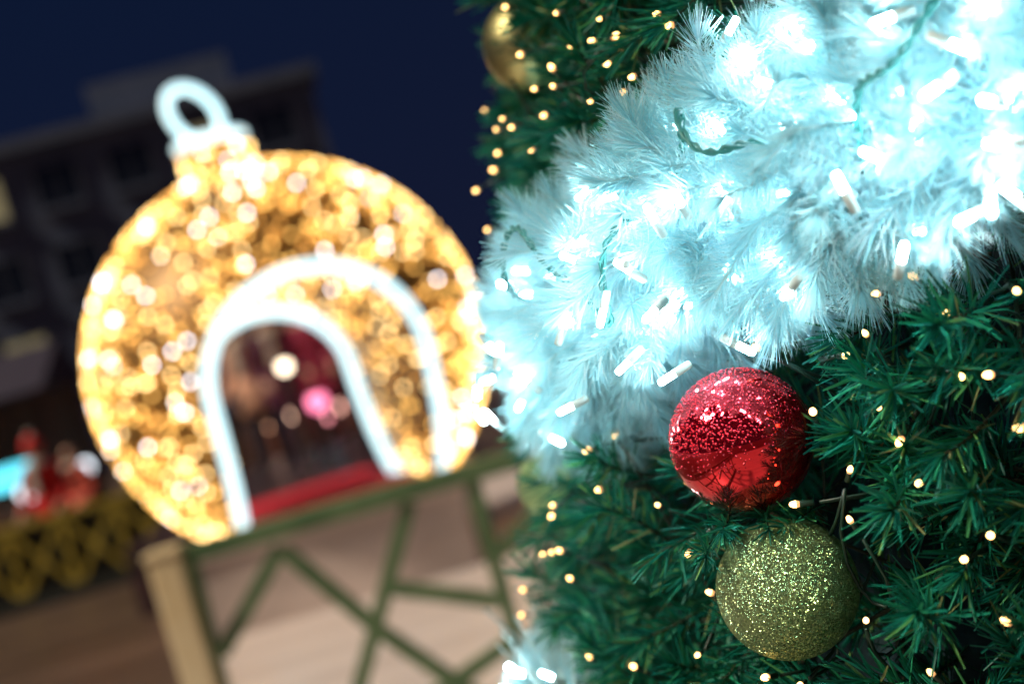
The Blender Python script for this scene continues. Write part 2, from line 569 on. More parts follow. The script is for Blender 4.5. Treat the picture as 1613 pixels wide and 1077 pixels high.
GREEN = [sprig_arrays(100 + i, L=.058 + .006 * (i % 4), n=72, nl=.034, w=.0021, tip=11, curve=.10, bend=.012) for i in range(8)]
GREEN_ME = [mesh_np('sprig', *g_, [M['needle'], M['stem']]) for g_ in GREEN]
LOWG = [sprig_arrays(300 + i, L=.07, n=44, nl=.05, w=.0032, fold=False, tip=6) for i in range(4)]

# ---- baubles are placed first so that tips keep clear of them
RED_C = EYE + ray(1168, 693).normalized() * 1.0
GRN_C = EYE + ray(1240, 926).normalized() * 1.0
RB = 112 / FPX * 1.0
clear = [(RED_C, RB + .004), (GRN_C, RB + .002)]
def blocked(p, axis, back=.0):
    """is this tip inside a bauble or hanging in front of one as seen by the camera?"""
    q = project(p)
    for c, r in clear:
        if (p - c).length < r + .010: return True
        if ((p - axis * .05) - c).length < r + .004: return True
        pc = project(c)
        if q[2] < pc[2] + .02 and math.hypot(q[0] - pc[0], q[1] - pc[1]) < r * FPX / pc[2] + 14: return True
    return False

tips = []
def add_tip(p, axis, s=1.0):
    tips.append((random.randrange(8), frame_z(axis, random.uniform(0, 6.283)), p, s))
def poisson(th0, th1, z0, z1, step, tries, fn):
    pts = []
    for _ in range(tries):
        th = random.uniform(th0, th1); z = random.uniform(z0, z1)
        x = math.radians(th) * .95
        if any((x - a) ** 2 + (z - b_) ** 2 < step * step for a, b_ in pts): continue
        pts.append((x, z)); fn(th, z)
def outer(th, z):
    off = random.uniform(-.045, .012) + (.016 if th > 196 else 0)
    p = surf(th, z, off)
    ax = (normal(th) + Vector((random.gauss(0, .33), random.gauss(0, .33), random.gauss(-.02, .40)))).normalized()
    if blocked(p, ax): return
    add_tip(p, ax, random.uniform(.85, 1.15))
def inner(th, z):
    off = random.uniform(-.13, -.06)
    p = surf(th, z, off)
    ax = (normal(th) + Vector((random.gauss(0, .6), random.gauss(0, .6), random.gauss(0, .6)))).normalized()
    if blocked(p, ax): return
    add_tip(p, ax, random.uniform(.9, 1.2))
poisson(156, 252, 1.0, 2.08, .043, 7500, outer)
poisson(156, 252, 1.0, 2.08, .045, 5500, inner)
# tips that the photograph shows one by one
for px, py, off_, dn in [(1200, 838, .03, -.45), (1250, 832, .02, -.3), (1142, 845, .01, -.4), (1495, 495, .03, 0), (1390, 632, .02, -.1), (1385, 800, .03, -.2), (1500, 790, .02, 0),
                         (1440, 985, .04, 0), (1250, 520, .03, .2), (1180, 520, .02, .1), (1100, 860, .0, -.1), (1590, 400, .02, .1), (1520, 560, .02, .2), (1410, 720, .0, .1), (1340, 580, .01, -.1), (1320, 680, .0, .3)]:
    p = tree_pt(px, py, off_ + .012)
    if px < 1260 and py > 700: p = EYE + ray(px, py).normalized() * .975
    back = (EYE - p).normalized()
    ax = (normal(tz(p)) * .5 + back * .7 + Vector((random.uniform(-.2, .2), 0, dn))).normalized()
    add_tip(p, ax, 1.1)
    tips[-1] = tips[-1][:3] + (1.1 if px > 1260 else .66,)
def view_size(p):
    q = project(p)
    inside = -40 < q[0] < 1660 and -40 < q[1] < 1120
    return (0 if inside else 1, (Vector(p) - EYE).length)
# the ones the white garland will hide are not the ones that show
GAR_PX = [(2300, -270), (1950, -80), (1613, 95), (1350, 218), (1150, 340), (1000, 440), (900, 515), (830, 572), (790, 592)]
GARP = [tree_pt(px, py, .02) for px, py in GAR_PX]
gth = [tz(p) for p in GARP]; gz = [p.z for p in GARP]
gi = np.argsort(gth); gth_s = np.array(gth)[gi]; gz_s = np.array(gz)[gi]
SL = (gz_s[1] - gz_s[0]) / max(gth_s[1] - gth_s[0], .1)
def gar_z(th):
    if th < gth_s[0]: return float(gz_s[0] - .0012 * (gth_s[0] - th))
    if th > gth_s[-1]: return float(gz_s[-1] + .0006 * (th - gth_s[-1]))
    return float(np.interp(th, gth_s, gz_s))
def gar_r(th): return float(np.interp(th, [150, 180, 190, 205, 220, 250], [.085, .085, .080, .084, .084, .084]))
def gar_off(th): return float(np.interp(th, [150, 184, 196, 210], [-.105, -.085, -.02, .025]))
def gar_v(th): return float(np.interp(th, [150, 184, 200, 212], [.108, .106, .096, .090]))
def gar_c(th): return surf(th, gar_z(th), gar_off(th))
def gar_d(p):
    th = tz(p); c = gar_c(th); n_ = normal(th); v = Vector(p) - c
    return math.hypot(v.dot(n_) / gar_r(th), v.z / gar_v(th))
def in_gar(p, grow=.0):
    return gar_d(Vector(p)) < 1 + grow / .08
tips = [t for t in tips if not in_gar(t[2], .015)]
tips.sort(key=lambda t: view_size(t[2]))
for k_, R, p, s in tips[:300]:
    o = bpy.data.objects.new('sprig', GREEN_ME[k_])
    o.matrix_local = Matrix.LocRotScale(p - inv, R.to_quaternion(), (s, s, s))
    link(o, tree)
arr = join_np([(k_, R, p - inv, s) for k_, R, p, s in tips[300:]], GREEN)
o = link(bpy.data.objects.new('crown', mesh_np('crown', *arr, [M['needle'], M['stem']])), tree); o['kind'] = 'stuff'
# the rest of the tree, out of the picture: coarser tips
far = []
z = .25
while z < 6.1:
    r = RAD(z); nn_ = max(int(2 * math.pi * r / .17), 4)
    for i in range(nn_):
        th = 360 * (i + random.random()) / nn_
        if 154 < th < 254 and .9 < z < 2.2: continue
        p = surf(th, z + random.uniform(-.06, .06), random.uniform(-.05, .03))
        ax = (normal(th) + Vector((random.gauss(0, .3), random.gauss(0, .3), random.gauss(0, .35)))).normalized()
        far.append((random.randrange(4), frame_z(ax, random.uniform(0, 6)), p - inv, random.uniform(1.8, 2.6)))
    z += .15
arr = join_np(far, LOWG)
o = link(bpy.data.objects.new('outer_crown', mesh_np('outer_crown', *arr, [M['needle'], M['stem']])), tree); o['kind'] = 'stuff'

# ================================================================== white garland
WHITE = [sprig_arrays(500 + i, L=.060 + .006 * (i % 4), n=300, nl=.027, w=.00064, ang=(50, 82), tip=46, stem=.05, stem_r=.0012, fold=False, curve=.35, bend=.022) for i in range(8)]
WHITE_ME = [mesh_np('sprig', *g_, [M['needle_white'], M['stem_white']]) for g_ in WHITE]
def garland(zf, rf, vf, of, th0, th1, step, label, nvis=300, seed=3):
    rg = random.Random(seed)
    th = th0; items = []
    root = empty('garland', surf((th0 + th1) / 2, zf((th0 + th1) / 2), of((th0 + th1) / 2)), label, 'garland', 'white garlands on the tree')
    inv_ = Vector(root.location)
    cpts = []; t = th0
    while t <= th1:
        cpts.append(surf(t, zf(t), of(t)) - inv_); t += .5
    b = MB(); b.tube(cpts, .012, 7); b.build('core_rope', M['stem_white'], root, True)
    while th < th1:
        c = surf(th, zf(th), of(th))
        tg = (surf(th + 1, zf(th + 1), of(th + 1)) - c).normalized()
        nv = normal(th); nv = (nv - tg * nv.dot(tg)).normalized(); up = tg.cross(nv)
        r = rf(th); rv = vf(th)
        nring = 17
        for j in range(nring):
            a = 2 * math.pi * (j + rg.random()) / nring
            d = (nv * math.cos(a) + up * math.sin(a) + tg * rg.gauss(0, .55) + Vector((0, 0, -.12))).normalized()
            p = c + (nv * math.cos(a) * r + up * math.sin(a) * rv) * rg.uniform(.62, 1.12) + tg * rg.uniform(-.02, .02)
            if math.cos(a) < -.75: continue
            ok = True
            for cc, rr in clear:
                if (p - cc).length < rr + .02: ok = False
                q, pc = project(p), project(cc)
                if q[2] < pc[2] + .03 and math.hypot(q[0] - pc[0], q[1] - pc[1]) < rr * FPX / pc[2] + 62: ok = False
            if not ok: continue
            items.append((rg.randrange(8), frame_z(d, rg.uniform(0, 6)), p, rg.uniform(.85, 1.2)))
        th += step
    def key(t_):
        q = project(t_[2]); ins = -30 < q[0] < 1650 and -30 < q[1] < 1110
        n_ = normal(tz(t_[2]))
        return (0 if ins else 1, (t_[2] - EYE).length)
    items.sort(key=key)
    for k_, R, p, s in items[:nvis]:
        o = bpy.data.objects.new('sprig', WHITE_ME[k_])
        o.matrix_local = Matrix.LocRotScale(p - inv_, R.to_quaternion(), (s, s, s)); link(o, root)
    if items[nvis:]:
        arr = join_np([(k_, R, p - inv_, s) for k_, R, p, s in items[nvis:]], WHITE)
        o = link(bpy.data.objects.new('sprigs', mesh_np('sprigs', *arr, [M['needle_white'], M['stem_white']])), root); o['kind'] = 'stuff'
    return root
garland(gar_z, gar_r, gar_v, gar_off, 152, 250, 1.05, 'broad glowing white tinsel garland across the tree above the red bauble')
LOWP = tree_pt(845, 1075, .03)
lowth, lowz = tz(LOWP), LOWP.z
def low_z(th): return lowz - .075 - .003 * max(th - lowth, 0) * 1.0
garland(low_z, lambda th: .035, lambda th: .04, lambda th: -.01, lowth - 20, lowth + 14, 1.4, 'small end of a white garland low on the tree at the bottom edge', nvis=120, seed=9)

# ------------------------------------------------------------------ cool white LED strings in the garland
bLED = MB(); bLED.lathe([(.0004, .0112), (.0018, .0108), (.0024, .0092), (.0024, -.0015), (.0011, -.0019)][::-1], 10)
LED_ME = bLED.mesh('bulb', M['led_white'], True)
bH = MB(); bH.lathe([(.0016, -.014), (.0028, -.0133), (.0031, -.0018), (.0024, -.0010)], 10)
HOLD_ME = bH.mesh('bulb_holder', M['led_holder'], True)
def led_string(name, items, label, wire_pts, wm):
    root = empty(name, items[0][0], label, 'string lights')
    o0 = Vector(root.location)
    if wire_pts:
        for ph in (0, math.pi):
            b = MB()
            pts = []
            for i, p in enumerate(wire_pts):
                a = ph + i * .9
                pts.append(Vector(p) - o0 + Vector((math.cos(a), math.sin(a) * .4, math.sin(a))) * .0016)
            b.tube(pts, .0014, 5)
            b.build('cable', wm, root, True)
    for p, d in items:
        R = frame_z(d, 0).to_quaternion()
        o = bpy.data.objects.new('bulb', LED_ME); o.matrix_local = Matrix.LocRotScale(Vector(p) - o0, R, (1, 1, 1)); link(o, root)
        h = bpy.data.objects.new('bulb_holder', HOLD_ME); h.parent = o; COL.objects.link(h)
    return root
LEDPX = [(1403, 28), (1148, 52), (1560, 160), (1476, 138), (1500, 70), (1330, 300), (1385, 250), (1072, 320), (1030, 345), (925, 300), (985, 420),
         (1245, 455), (1420, 408), (905, 410), (888, 515), (990, 425), (950, 490), (1030, 490), (1165, 545), (990, 570), (770, 545), (785, 560),
         (775, 595), (830, 600), (820, 635), (752, 610), (755, 655), (775, 660), (870, 690), (900, 640), (1560, 320), (1530, 340), (1600, 310), (1586, 225), (1060, 590)]
def led_at(px, py, extra):
    # on the garland's skin: march the ray to the tube of the garland
    d = ray(px, py).normalized(); t = .4; best = None
    while t < 3.2:
        p = EYE + d * t
        q = gar_d(p) - 1 - extra / .08
        if best is None or q < best[0]: best = (q, p.copy())
        if q <= 0: return p
        t += .004
    return best[1]
items = []
for i, (px, py) in enumerate(LEDPX):
    p = led_at(px, py, random.uniform(.002, .020))
    th = tz(p)
    d = (normal(th) * .4 + Vector((random.gauss(0, .8), random.gauss(0, .5), random.gauss(0, .9)))).normalized()
    items.append((p, d))
# added stick lights, unseen inside the tinsel and past the frame, to brighten it
for i in range(270):
    th = random.uniform(155, 248); a = random.uniform(-1.7, 1.7)
    if i < 80: th = random.uniform(160, 196)
    c = gar_c(th); n_ = normal(th)
    p = c + (n_ * math.cos(a) * gar_r(th) + Vector((0, 0, 1)) * math.sin(a) * gar_v(th)) * random.uniform(.35, .85)
    items.append((p, (n_ + Vector((random.gauss(0, .6), random.gauss(0, .6), random.gauss(0, .6)))).normalized()))
wp = []
for i in range(900):
    th = 155 + 93 * i / 899
    c = gar_c(th); n_ = normal(th)
    a = .45 * math.sin(i * .055) + .15 * math.sin(i * .17)
    rr = gar_r(th) - .006 + .020 * math.sin(i * .093 + .7)
    wp.append(c + (n_ * math.cos(a) + Vector((0, 0, 1)) * math.sin(a)) * rr)
led_string('string_lights', items, 'cool white stick lights on a teal cable wound through the white garland, unseen ones added for glow', wp, M['wire_teal'])
it2 = []
for (px, py) in [(812, 1058), (822, 1060), (868, 1066), (800, 1085), (850, 1095), (835, 1110)]:
    p = tree_pt(px, py, .035); it2.append((p, (normal(tz(p)) + Vector((random.gauss(0, .5), 0, random.gauss(0, .5)))).normalized()))
led_string('string_lights', it2, 'few white stick lights in the small garland at the bottom edge', None, M['wire_teal'])

# ------------------------------------------------------------------ warm fairy lights on the tree
WARM = [(1495, 492), (1443, 440), (1385, 462), (1365, 528), (1600, 457), (1511, 592), (1562, 590), (1385, 641), (1338, 743), (1341, 822), (1561, 843),
        (1613, 672), (1245, 790), (1190, 580), (1281, 650), (1123, 934), (1087, 868), (1038, 796), (948, 770), (1364, 978), (1470, 1062), (1255, 1030),
        (885, 868), (855, 872), (873, 870), (900, 912), (825, 968), (827, 930), (930, 708), (970, 680), (1100, 1030), (930, 1035), (1000, 1050), (875, 795), (870, 810),
        (767, 178), (795, 188), (785, 203), (810, 200), (786, 240), (781, 268), (752, 299), (772, 362), (838, 343), (798, 12), (824, 85), (938, 66), (980, 77), (966, 60),
        (885, 330), (985, 145), (1035, 152), (872, 110), (875, 138), (902, 75), (840, 235), (1038, 22), (945, 30), (1000, 120), (880, 20), (1520, 880), (1590, 980), (1420, 690), (1450, 760), (1330, 560), (1210, 1060), (930, 160), (860, 180), (960, 100), (1060, 40), (845, 140)]  # the last few are extra bulbs added to brighten the upper left
bw = MB(); bw.lathe([(.0004, .0085), (.0018, .0078), (.0030, .0055), (.0034, .0020), (.0028, -.001)][::-1], 10)
bw.m = [1 if sum(bw.v[q][2] for q in f) / len(f) > .0035 else 0 for f in bw.f]
WARM_ME = bw.mesh('bulb', [M['led_amber'], M['led_warm']], True)
bs = MB(); bs.lathe([(.0016, -.014), (.0028, -.013), (.0031, -.002), (.0030, -.0009)], 8)
SOCK_ME = bs.mesh('bulb_socket', M['holder_green'], True)
wroot = empty('string_lights', tree_pt(1385, 641, .0), 'small warm amber fairy lights on a dark cable among the green needles', 'string lights')
w0 = Vector(wroot.location)
wpos = []
for i, (px, py) in enumerate(WARM):
    p = tree_pt(px, py, .014 if px > 1000 else .008)
    for c, r in clear:
        dd = (p - c).length
        if dd < r + .01: p = c + (p - c).normalized() * (r + .012)
    th = tz(p)
    d = (normal(th) + Vector((random.gauss(0, .45), random.gauss(0, .45), random.gauss(0, .45)))).normalized()
    R = frame_z(d, 0).to_quaternion(); s = random.uniform(.54, .78)
    o = bpy.data.objects.new('bulb', WARM_ME); o.matrix_local = Matrix.LocRotScale(p - w0, R, (s, s, s)); link(o, wroot)
    h = bpy.data.objects.new('bulb_socket', SOCK_ME); h.parent = o; COL.objects.link(h)
    wpos.append((p, d))
# the cable: from socket to socket, dipping back between the needles
b = MB()
left = list(range(len(wpos))); cur = left.pop(0)
while left:
    nx = min(left, key=lambda j: (wpos[j][0] - wpos[cur][0]).length); left.remove(nx)
    a_, c_ = wpos[cur], wpos[nx]
    if True:
        p0 = a_[0] - a_[1] * .014; p3 = c_[0] - c_[1] * .014
        p1 = p0 - a_[1] * .10; p2 = p3 - c_[1] * .10
        pts = [p0 * (1 - t) ** 3 + p1 * 3 * t * (1 - t) ** 2 + p2 * 3 * t * t * (1 - t) + p3 * t ** 3 for t in [q / 8 for q in range(9)]]
        b.tube([q - w0 for q in pts], .0013, 5)
    cur = nx
b.build('cable', M['wire_green'], wroot, True)

# ================================================================== baubles
def sphere_mesh(r, seg=96, rings=64):
    b = MB(); vs, fs = [], []
    bm = bmesh.new(); bmesh.ops.create_uvsphere(bm, u_segments=seg, v_segments=rings, radius=r); bm.verts.index_update()
    b.add([q.co.copy() for q in bm.verts], [[q.index for q in f.verts] for f in bm.faces]); bm.free()
    return b
M['red_gloss'] = mat('red_mirror_lacquer', (.84, .006, .020), .05, .92, coat=.8)
M['drop'] = mat('water_drop', (.74, .015, .04), .06, .85, coat=.6, spec=1.0)
def glitter(name, ca, cb, scale=1600):
    m = mat(name, ca, .3, .85)
    nt, N, L, b = nodes(m)
    tc = N.new('ShaderNodeTexCoord')
    vo = N.new('ShaderNodeTexVoronoi'); vo.inputs['Scale'].default_value = scale
    L.new(tc.outputs['Object'], vo.inputs['Vector'])
    sub = N.new('ShaderNodeVectorMath'); sub.operation = 'SUBTRACT'; sub.inputs[1].default_value = (.5, .5, .5)
    L.new(vo.outputs['Color'], sub.inputs[0])
    scl = N.new('ShaderNodeVectorMath'); scl.operation = 'SCALE'; scl.inputs['Scale'].default_value = 2.3
    L.new(sub.outputs[0], scl.inputs[0])
    ge = N.new('ShaderNodeNewGeometry')
    ad = N.new('ShaderNodeVectorMath'); ad.operation = 'ADD'
    L.new(ge.outputs['Normal'], ad.inputs[0]); L.new(scl.outputs[0], ad.inputs[1])
    nm = N.new('ShaderNodeVectorMath'); nm.operation = 'NORMALIZE'
    L.new(ad.outputs[0], nm.inputs[0]); L.new(nm.outputs[0], b.inputs['Normal'])
    cr = N.new('ShaderNodeValToRGB'); cr.color_ramp.elements[0].color = (*ca, 1); cr.color_ramp.elements[1].color = (*cb, 1)
    sx = N.new('ShaderNodeSeparateColor'); L.new(vo.outputs['Color'], sx.inputs[0]); L.new(sx.outputs[0], cr.inputs[0])
    L.new(cr.outputs[0], b.inputs['Base Color'])
    return m
M['green_glitter'] = glitter('green_gold_glitter', (.27, .46, .17), (.62, .76, .38))
M['gold_gloss'] = mat('pale_gold_lacquer', (.66, .62, .28), .36, 1.0)
def cap_parts(root, r, d, m=None):
    """metal cap, ring and hook at the top of a bauble; d is the direction of the cap"""
    R = frame_z(d, 0)
    b = MB(); b.lathe([(r * .17, r * .96), (r * .175, r * 1.10), (r * .15, r * 1.13), (r * .04, r * 1.14)], 18, R=R); c = b.build('cap', M['gold_cap'], root, True)
    b = MB(); b.tube([R @ Vector((r * .09 * math.cos(a), 0, r * 1.2 + r * .09 * math.sin(a))) for a in [2 * math.pi * i / 16 for i in range(16)]], r * .014, 6, closed=True)
    b.build('ring', M['gold_cap'], c, True)
def bauble(c, r, label, m, d, group=None):
    root = empty('bauble', c, label, 'bauble', group)
    sphere_mesh(r).build('ball', m, root, True)
    cap_parts(root, r, d)
    return root
view = (RED_C - EYE).normalized()
red = bauble(RED_C, RB, 'shiny red bauble beaded with water drops hanging below the white garland', M['red_gloss'], (Vector((0, 0, .55)) + view * .9).normalized())
# beads of water on the upper half
dr = MB(); pts = []
for _ in range(9000):
    v = Vector(RNG.normal(size=3)).normalized()
    f = v.dot((Vector((-.28 * 1.0, -.35, .90))).normalized())
    pr = 1.0 if f > .42 else .35 if f > .2 else .05
    if v.dot(view) > .25: continue
    rad = random.uniform(.00045, .0011) if f > .2 else random.uniform(.0003, .0007)
    if random.random() > pr: continue
    if any((v - q).length * RB < (rad + rr) * .95 for q, rr in pts): continue
    pts.append((v, rad))
    if len(pts) > 1700: break
bmq = bmesh.new(); bmesh.ops.create_icosphere(bmq, subdivisions=2, radius=1.0); bmq.verts.index_update()
dv = [q.co.copy() for q in bmq.verts]; df = [[q.index for q in f.verts] for f in bmq.faces]; bmq.free()
for v, rad in pts:
    R = frame_z(v, random.random() * 6)
    dr.add([v * RB + R @ Vector((q.x * rad, q.y * rad, q.z * rad * .62)) for q in dv], df)
o = dr.build('water_drops', M['drop'], red, True); o['kind'] = 'stuff'
grn = bauble(GRN_C, 108 / FPX, 'green gold glitter bauble hanging under the red bauble', M['green_glitter'], (Vector((0, 0, .5)) + view * .8).normalized())
gp = tree_pt(838, 68, -.035)
bauble(gp, .050, 'blurred pale gold bauble high at the edge of the tree against the sky', M['gold_gloss'], Vector((.3, .2, .9)).normalized())
gp2 = tree_pt(872, 760, -.025)
bauble(gp2, .040, 'blurred green glitter bauble just under the far end of the white garland', M['green_glitter'], Vector((.3, .3, .9)).normalized())

# ================================================================== railing
RY = 5.6
GP = lambda px, py: at(px, py, RY)
def clip0(p, q, zmin=.10):
    if q.z < zmin:
        t = (p.z - zmin) / (p.z - q.z); q = p + (q - p) * t
    return q
def strut_set(root, o0, segs, w=.062):
    for i, (a, b_) in enumerate(segs):
        m_ = MB(); m_.bar(a - o0, b_ - o0, w, .05 - .002 * (i % 5), bev=.005)
        m_.build('strut', M['rail_green'], root)
rl_a, rl_b = GP(292, 872), GP(772, 735)
zr = (rl_a.z + rl_b.z) / 2
rl_a.z = rl_b.z = zr
rl_b.x += .55
o0 = Vector(((rl_a.x + rl_b.x) / 2, RY, 0))
rail = empty('railing', o0, 'green metal railing with irregular slanting bars in front of the giant bauble', 'railing', 'green railings')
m_ = MB(); m_.bar(rl_a - o0, rl_b - o0, .078, .08, bev=.008); m_.build('top_rail', M['rail_green'], rail)
m_ = MB(); m_.bar(Vector((rl_a.x, RY, .06)) - o0, Vector((rl_b.x, RY, .06)) - o0, .05, .06, bev=.006); m_.build('bottom_rail', M['rail_green'], rail)
def V2(px, py): return GP(px, py)
segs = []
def S(a, b_, ext=0.0):
    A, B = V2(*a), V2(*b_)
    B = B + (B - A) * ext
    segs.append((A, clip0(A, B)))
S((300, 885), (348, 1077), 1.0)
S((442, 862), (350, 1028))
S((445, 865), (603, 995)); S((603, 995), (735, 1085), .8)
S((645, 790), (580, 1030), .9)
S((742, 750), (815, 1010), .9)
S((620, 925), (785, 945))
S((812, 1005), (700, 1085), .7)
S((785, 870), (880, 770))
strut_set(rail, o0, segs)
# cream end post
pc = at(262, 880, RY - .02); pc.z = 0
post = empty('gate_post', pc, 'cream stone post at the end of the green railing', 'post')
m_ = MB(); m_.box((0, 0, (zr + .02) / 2), (.13, .13, zr + .02), bev=.012); m_.build('shaft', M['post_cream'], post)
m_ = MB(); m_.box((0, 0, zr + .035), (.15, .15, .03), bev=.008); m_.build('cap', M['post_cream'], post)
# the same railing goes on beside the photographer (the red bauble mirrors it)
def side_rail(A, B, label, seed):
    rg = random.Random(seed)
    A, B = Vector(A), Vector(B); o1 = (A + B) / 2; o1.z = 0
    r = empty('railing', o1, label, 'railing', 'green railings')
    d = (B - A).normalized(); nrm = Vector((-d.y, d.x, 0))
    m_ = MB(); m_.bar(A + Vector((0, 0, 1.03)) - o1, B + Vector((0, 0, 1.03)) - o1, .065, .075, up=nrm, bev=.008); m_.build('top_rail', M['rail_green'], r)
    m_ = MB(); m_.bar(A + Vector((0, 0, .06)) - o1, B + Vector((0, 0, .06)) - o1, .05, .06, up=nrm, bev=.006); m_.build('bottom_rail', M['rail_green'], r)
    L = (B - A).length; n = int(L / .34)
    for i in range(n + 1):
        x0 = L * i / n; x1 = min(max(x0 + rg.uniform(-.3, .3), 0), L)
        m_ = MB(); m_.bar(A + d * x0 + Vector((0, 0, 1.0)) - o1, A + d * x1 + Vector((0, 0, .08)) - o1, .04, .045 - .002 * (i % 4), up=nrm, bev=.004); m_.build('strut', M['rail_green'], r)
        if i < n:
            z0, z1 = rg.uniform(.35, .8), rg.uniform(.25, .8)
            m_ = MB(); m_.bar(A + d * x0 + Vector((0, 0, z0)) - o1, A + d * (x0 + L / n) + Vector((0, 0, z1)) - o1, .04, .036 - .002 * (i % 4), up=nrm, bev=.004); m_.build('strut', M['rail_green'], r)
side_rail((-.84, 1.35, 0), (-1.0, -.9, 0), 'green railing mirrored in the lower part of the red bauble', 5)

# ================================================================== lattice fence behind, to the left
M['fence_yellow'] = noise_col(mat('yellow_green_paint', rough=.5), (.34, .26, .035), (.50, .40, .06), 5, 3)
M['fence_dark'] = mat('dark_timber', (.02, .025, .02), .6)
fy = 14.6
fz_b = 0.0
fa = at(-60, 950, fy); fb = at(262, 870, fy)
fl = empty('lattice_fence', ((fa.x + fb.x) / 2, fy, 0), 'yellow crossed lattice fence left of the giant bauble', 'fence')
x0, x1 = fa.x - (fa.x + fb.x) / 2 - .5, fb.x - (fa.x + fb.x) / 2 + .2
H = .86
m_ = MB(); m_.bar((x0, 0, H), (x1, 0, H), .07, .07); m_.build('top_rail', M['fence_yellow'], fl)
m_ = MB(); m_.bar((x0, 0, .08), (x1, 0, .08), .14, .09); m_.build('bottom_rail', M['fence_dark'], fl)
m_ = MB(); m_.box(((x0 + x1) / 2, .06, .45), (x1 - x0, .02, .74)); m_.build('added_dark_panel', M['fence_dark'], fl)  # added dark sheet, stands in for the darkness behind the slats
nx = 5; w_ = (x1 - x0) / nx
for i in range(nx):
    a, c = x0 + w_ * i, x0 + w_ * (i + 1)
    for k_, (p, q) in enumerate((((a, 0, .1), (c, 0, H - .02)), ((c, 0, .1), (a, 0, H - .02)))):
        m_ = MB(); m_.bar(p, q, .055, .04 - .004 * k_, bev=.003); m_.build('slat', M['fence_yellow'], fl)
for i in range(nx + 1):
    m_ = MB(); m_.bar((x0 + w_ * i, .01, 0), (x0 + w_ * i, .01, H + .04), .06, .07); m_.build('post', M['fence_yellow'], fl)

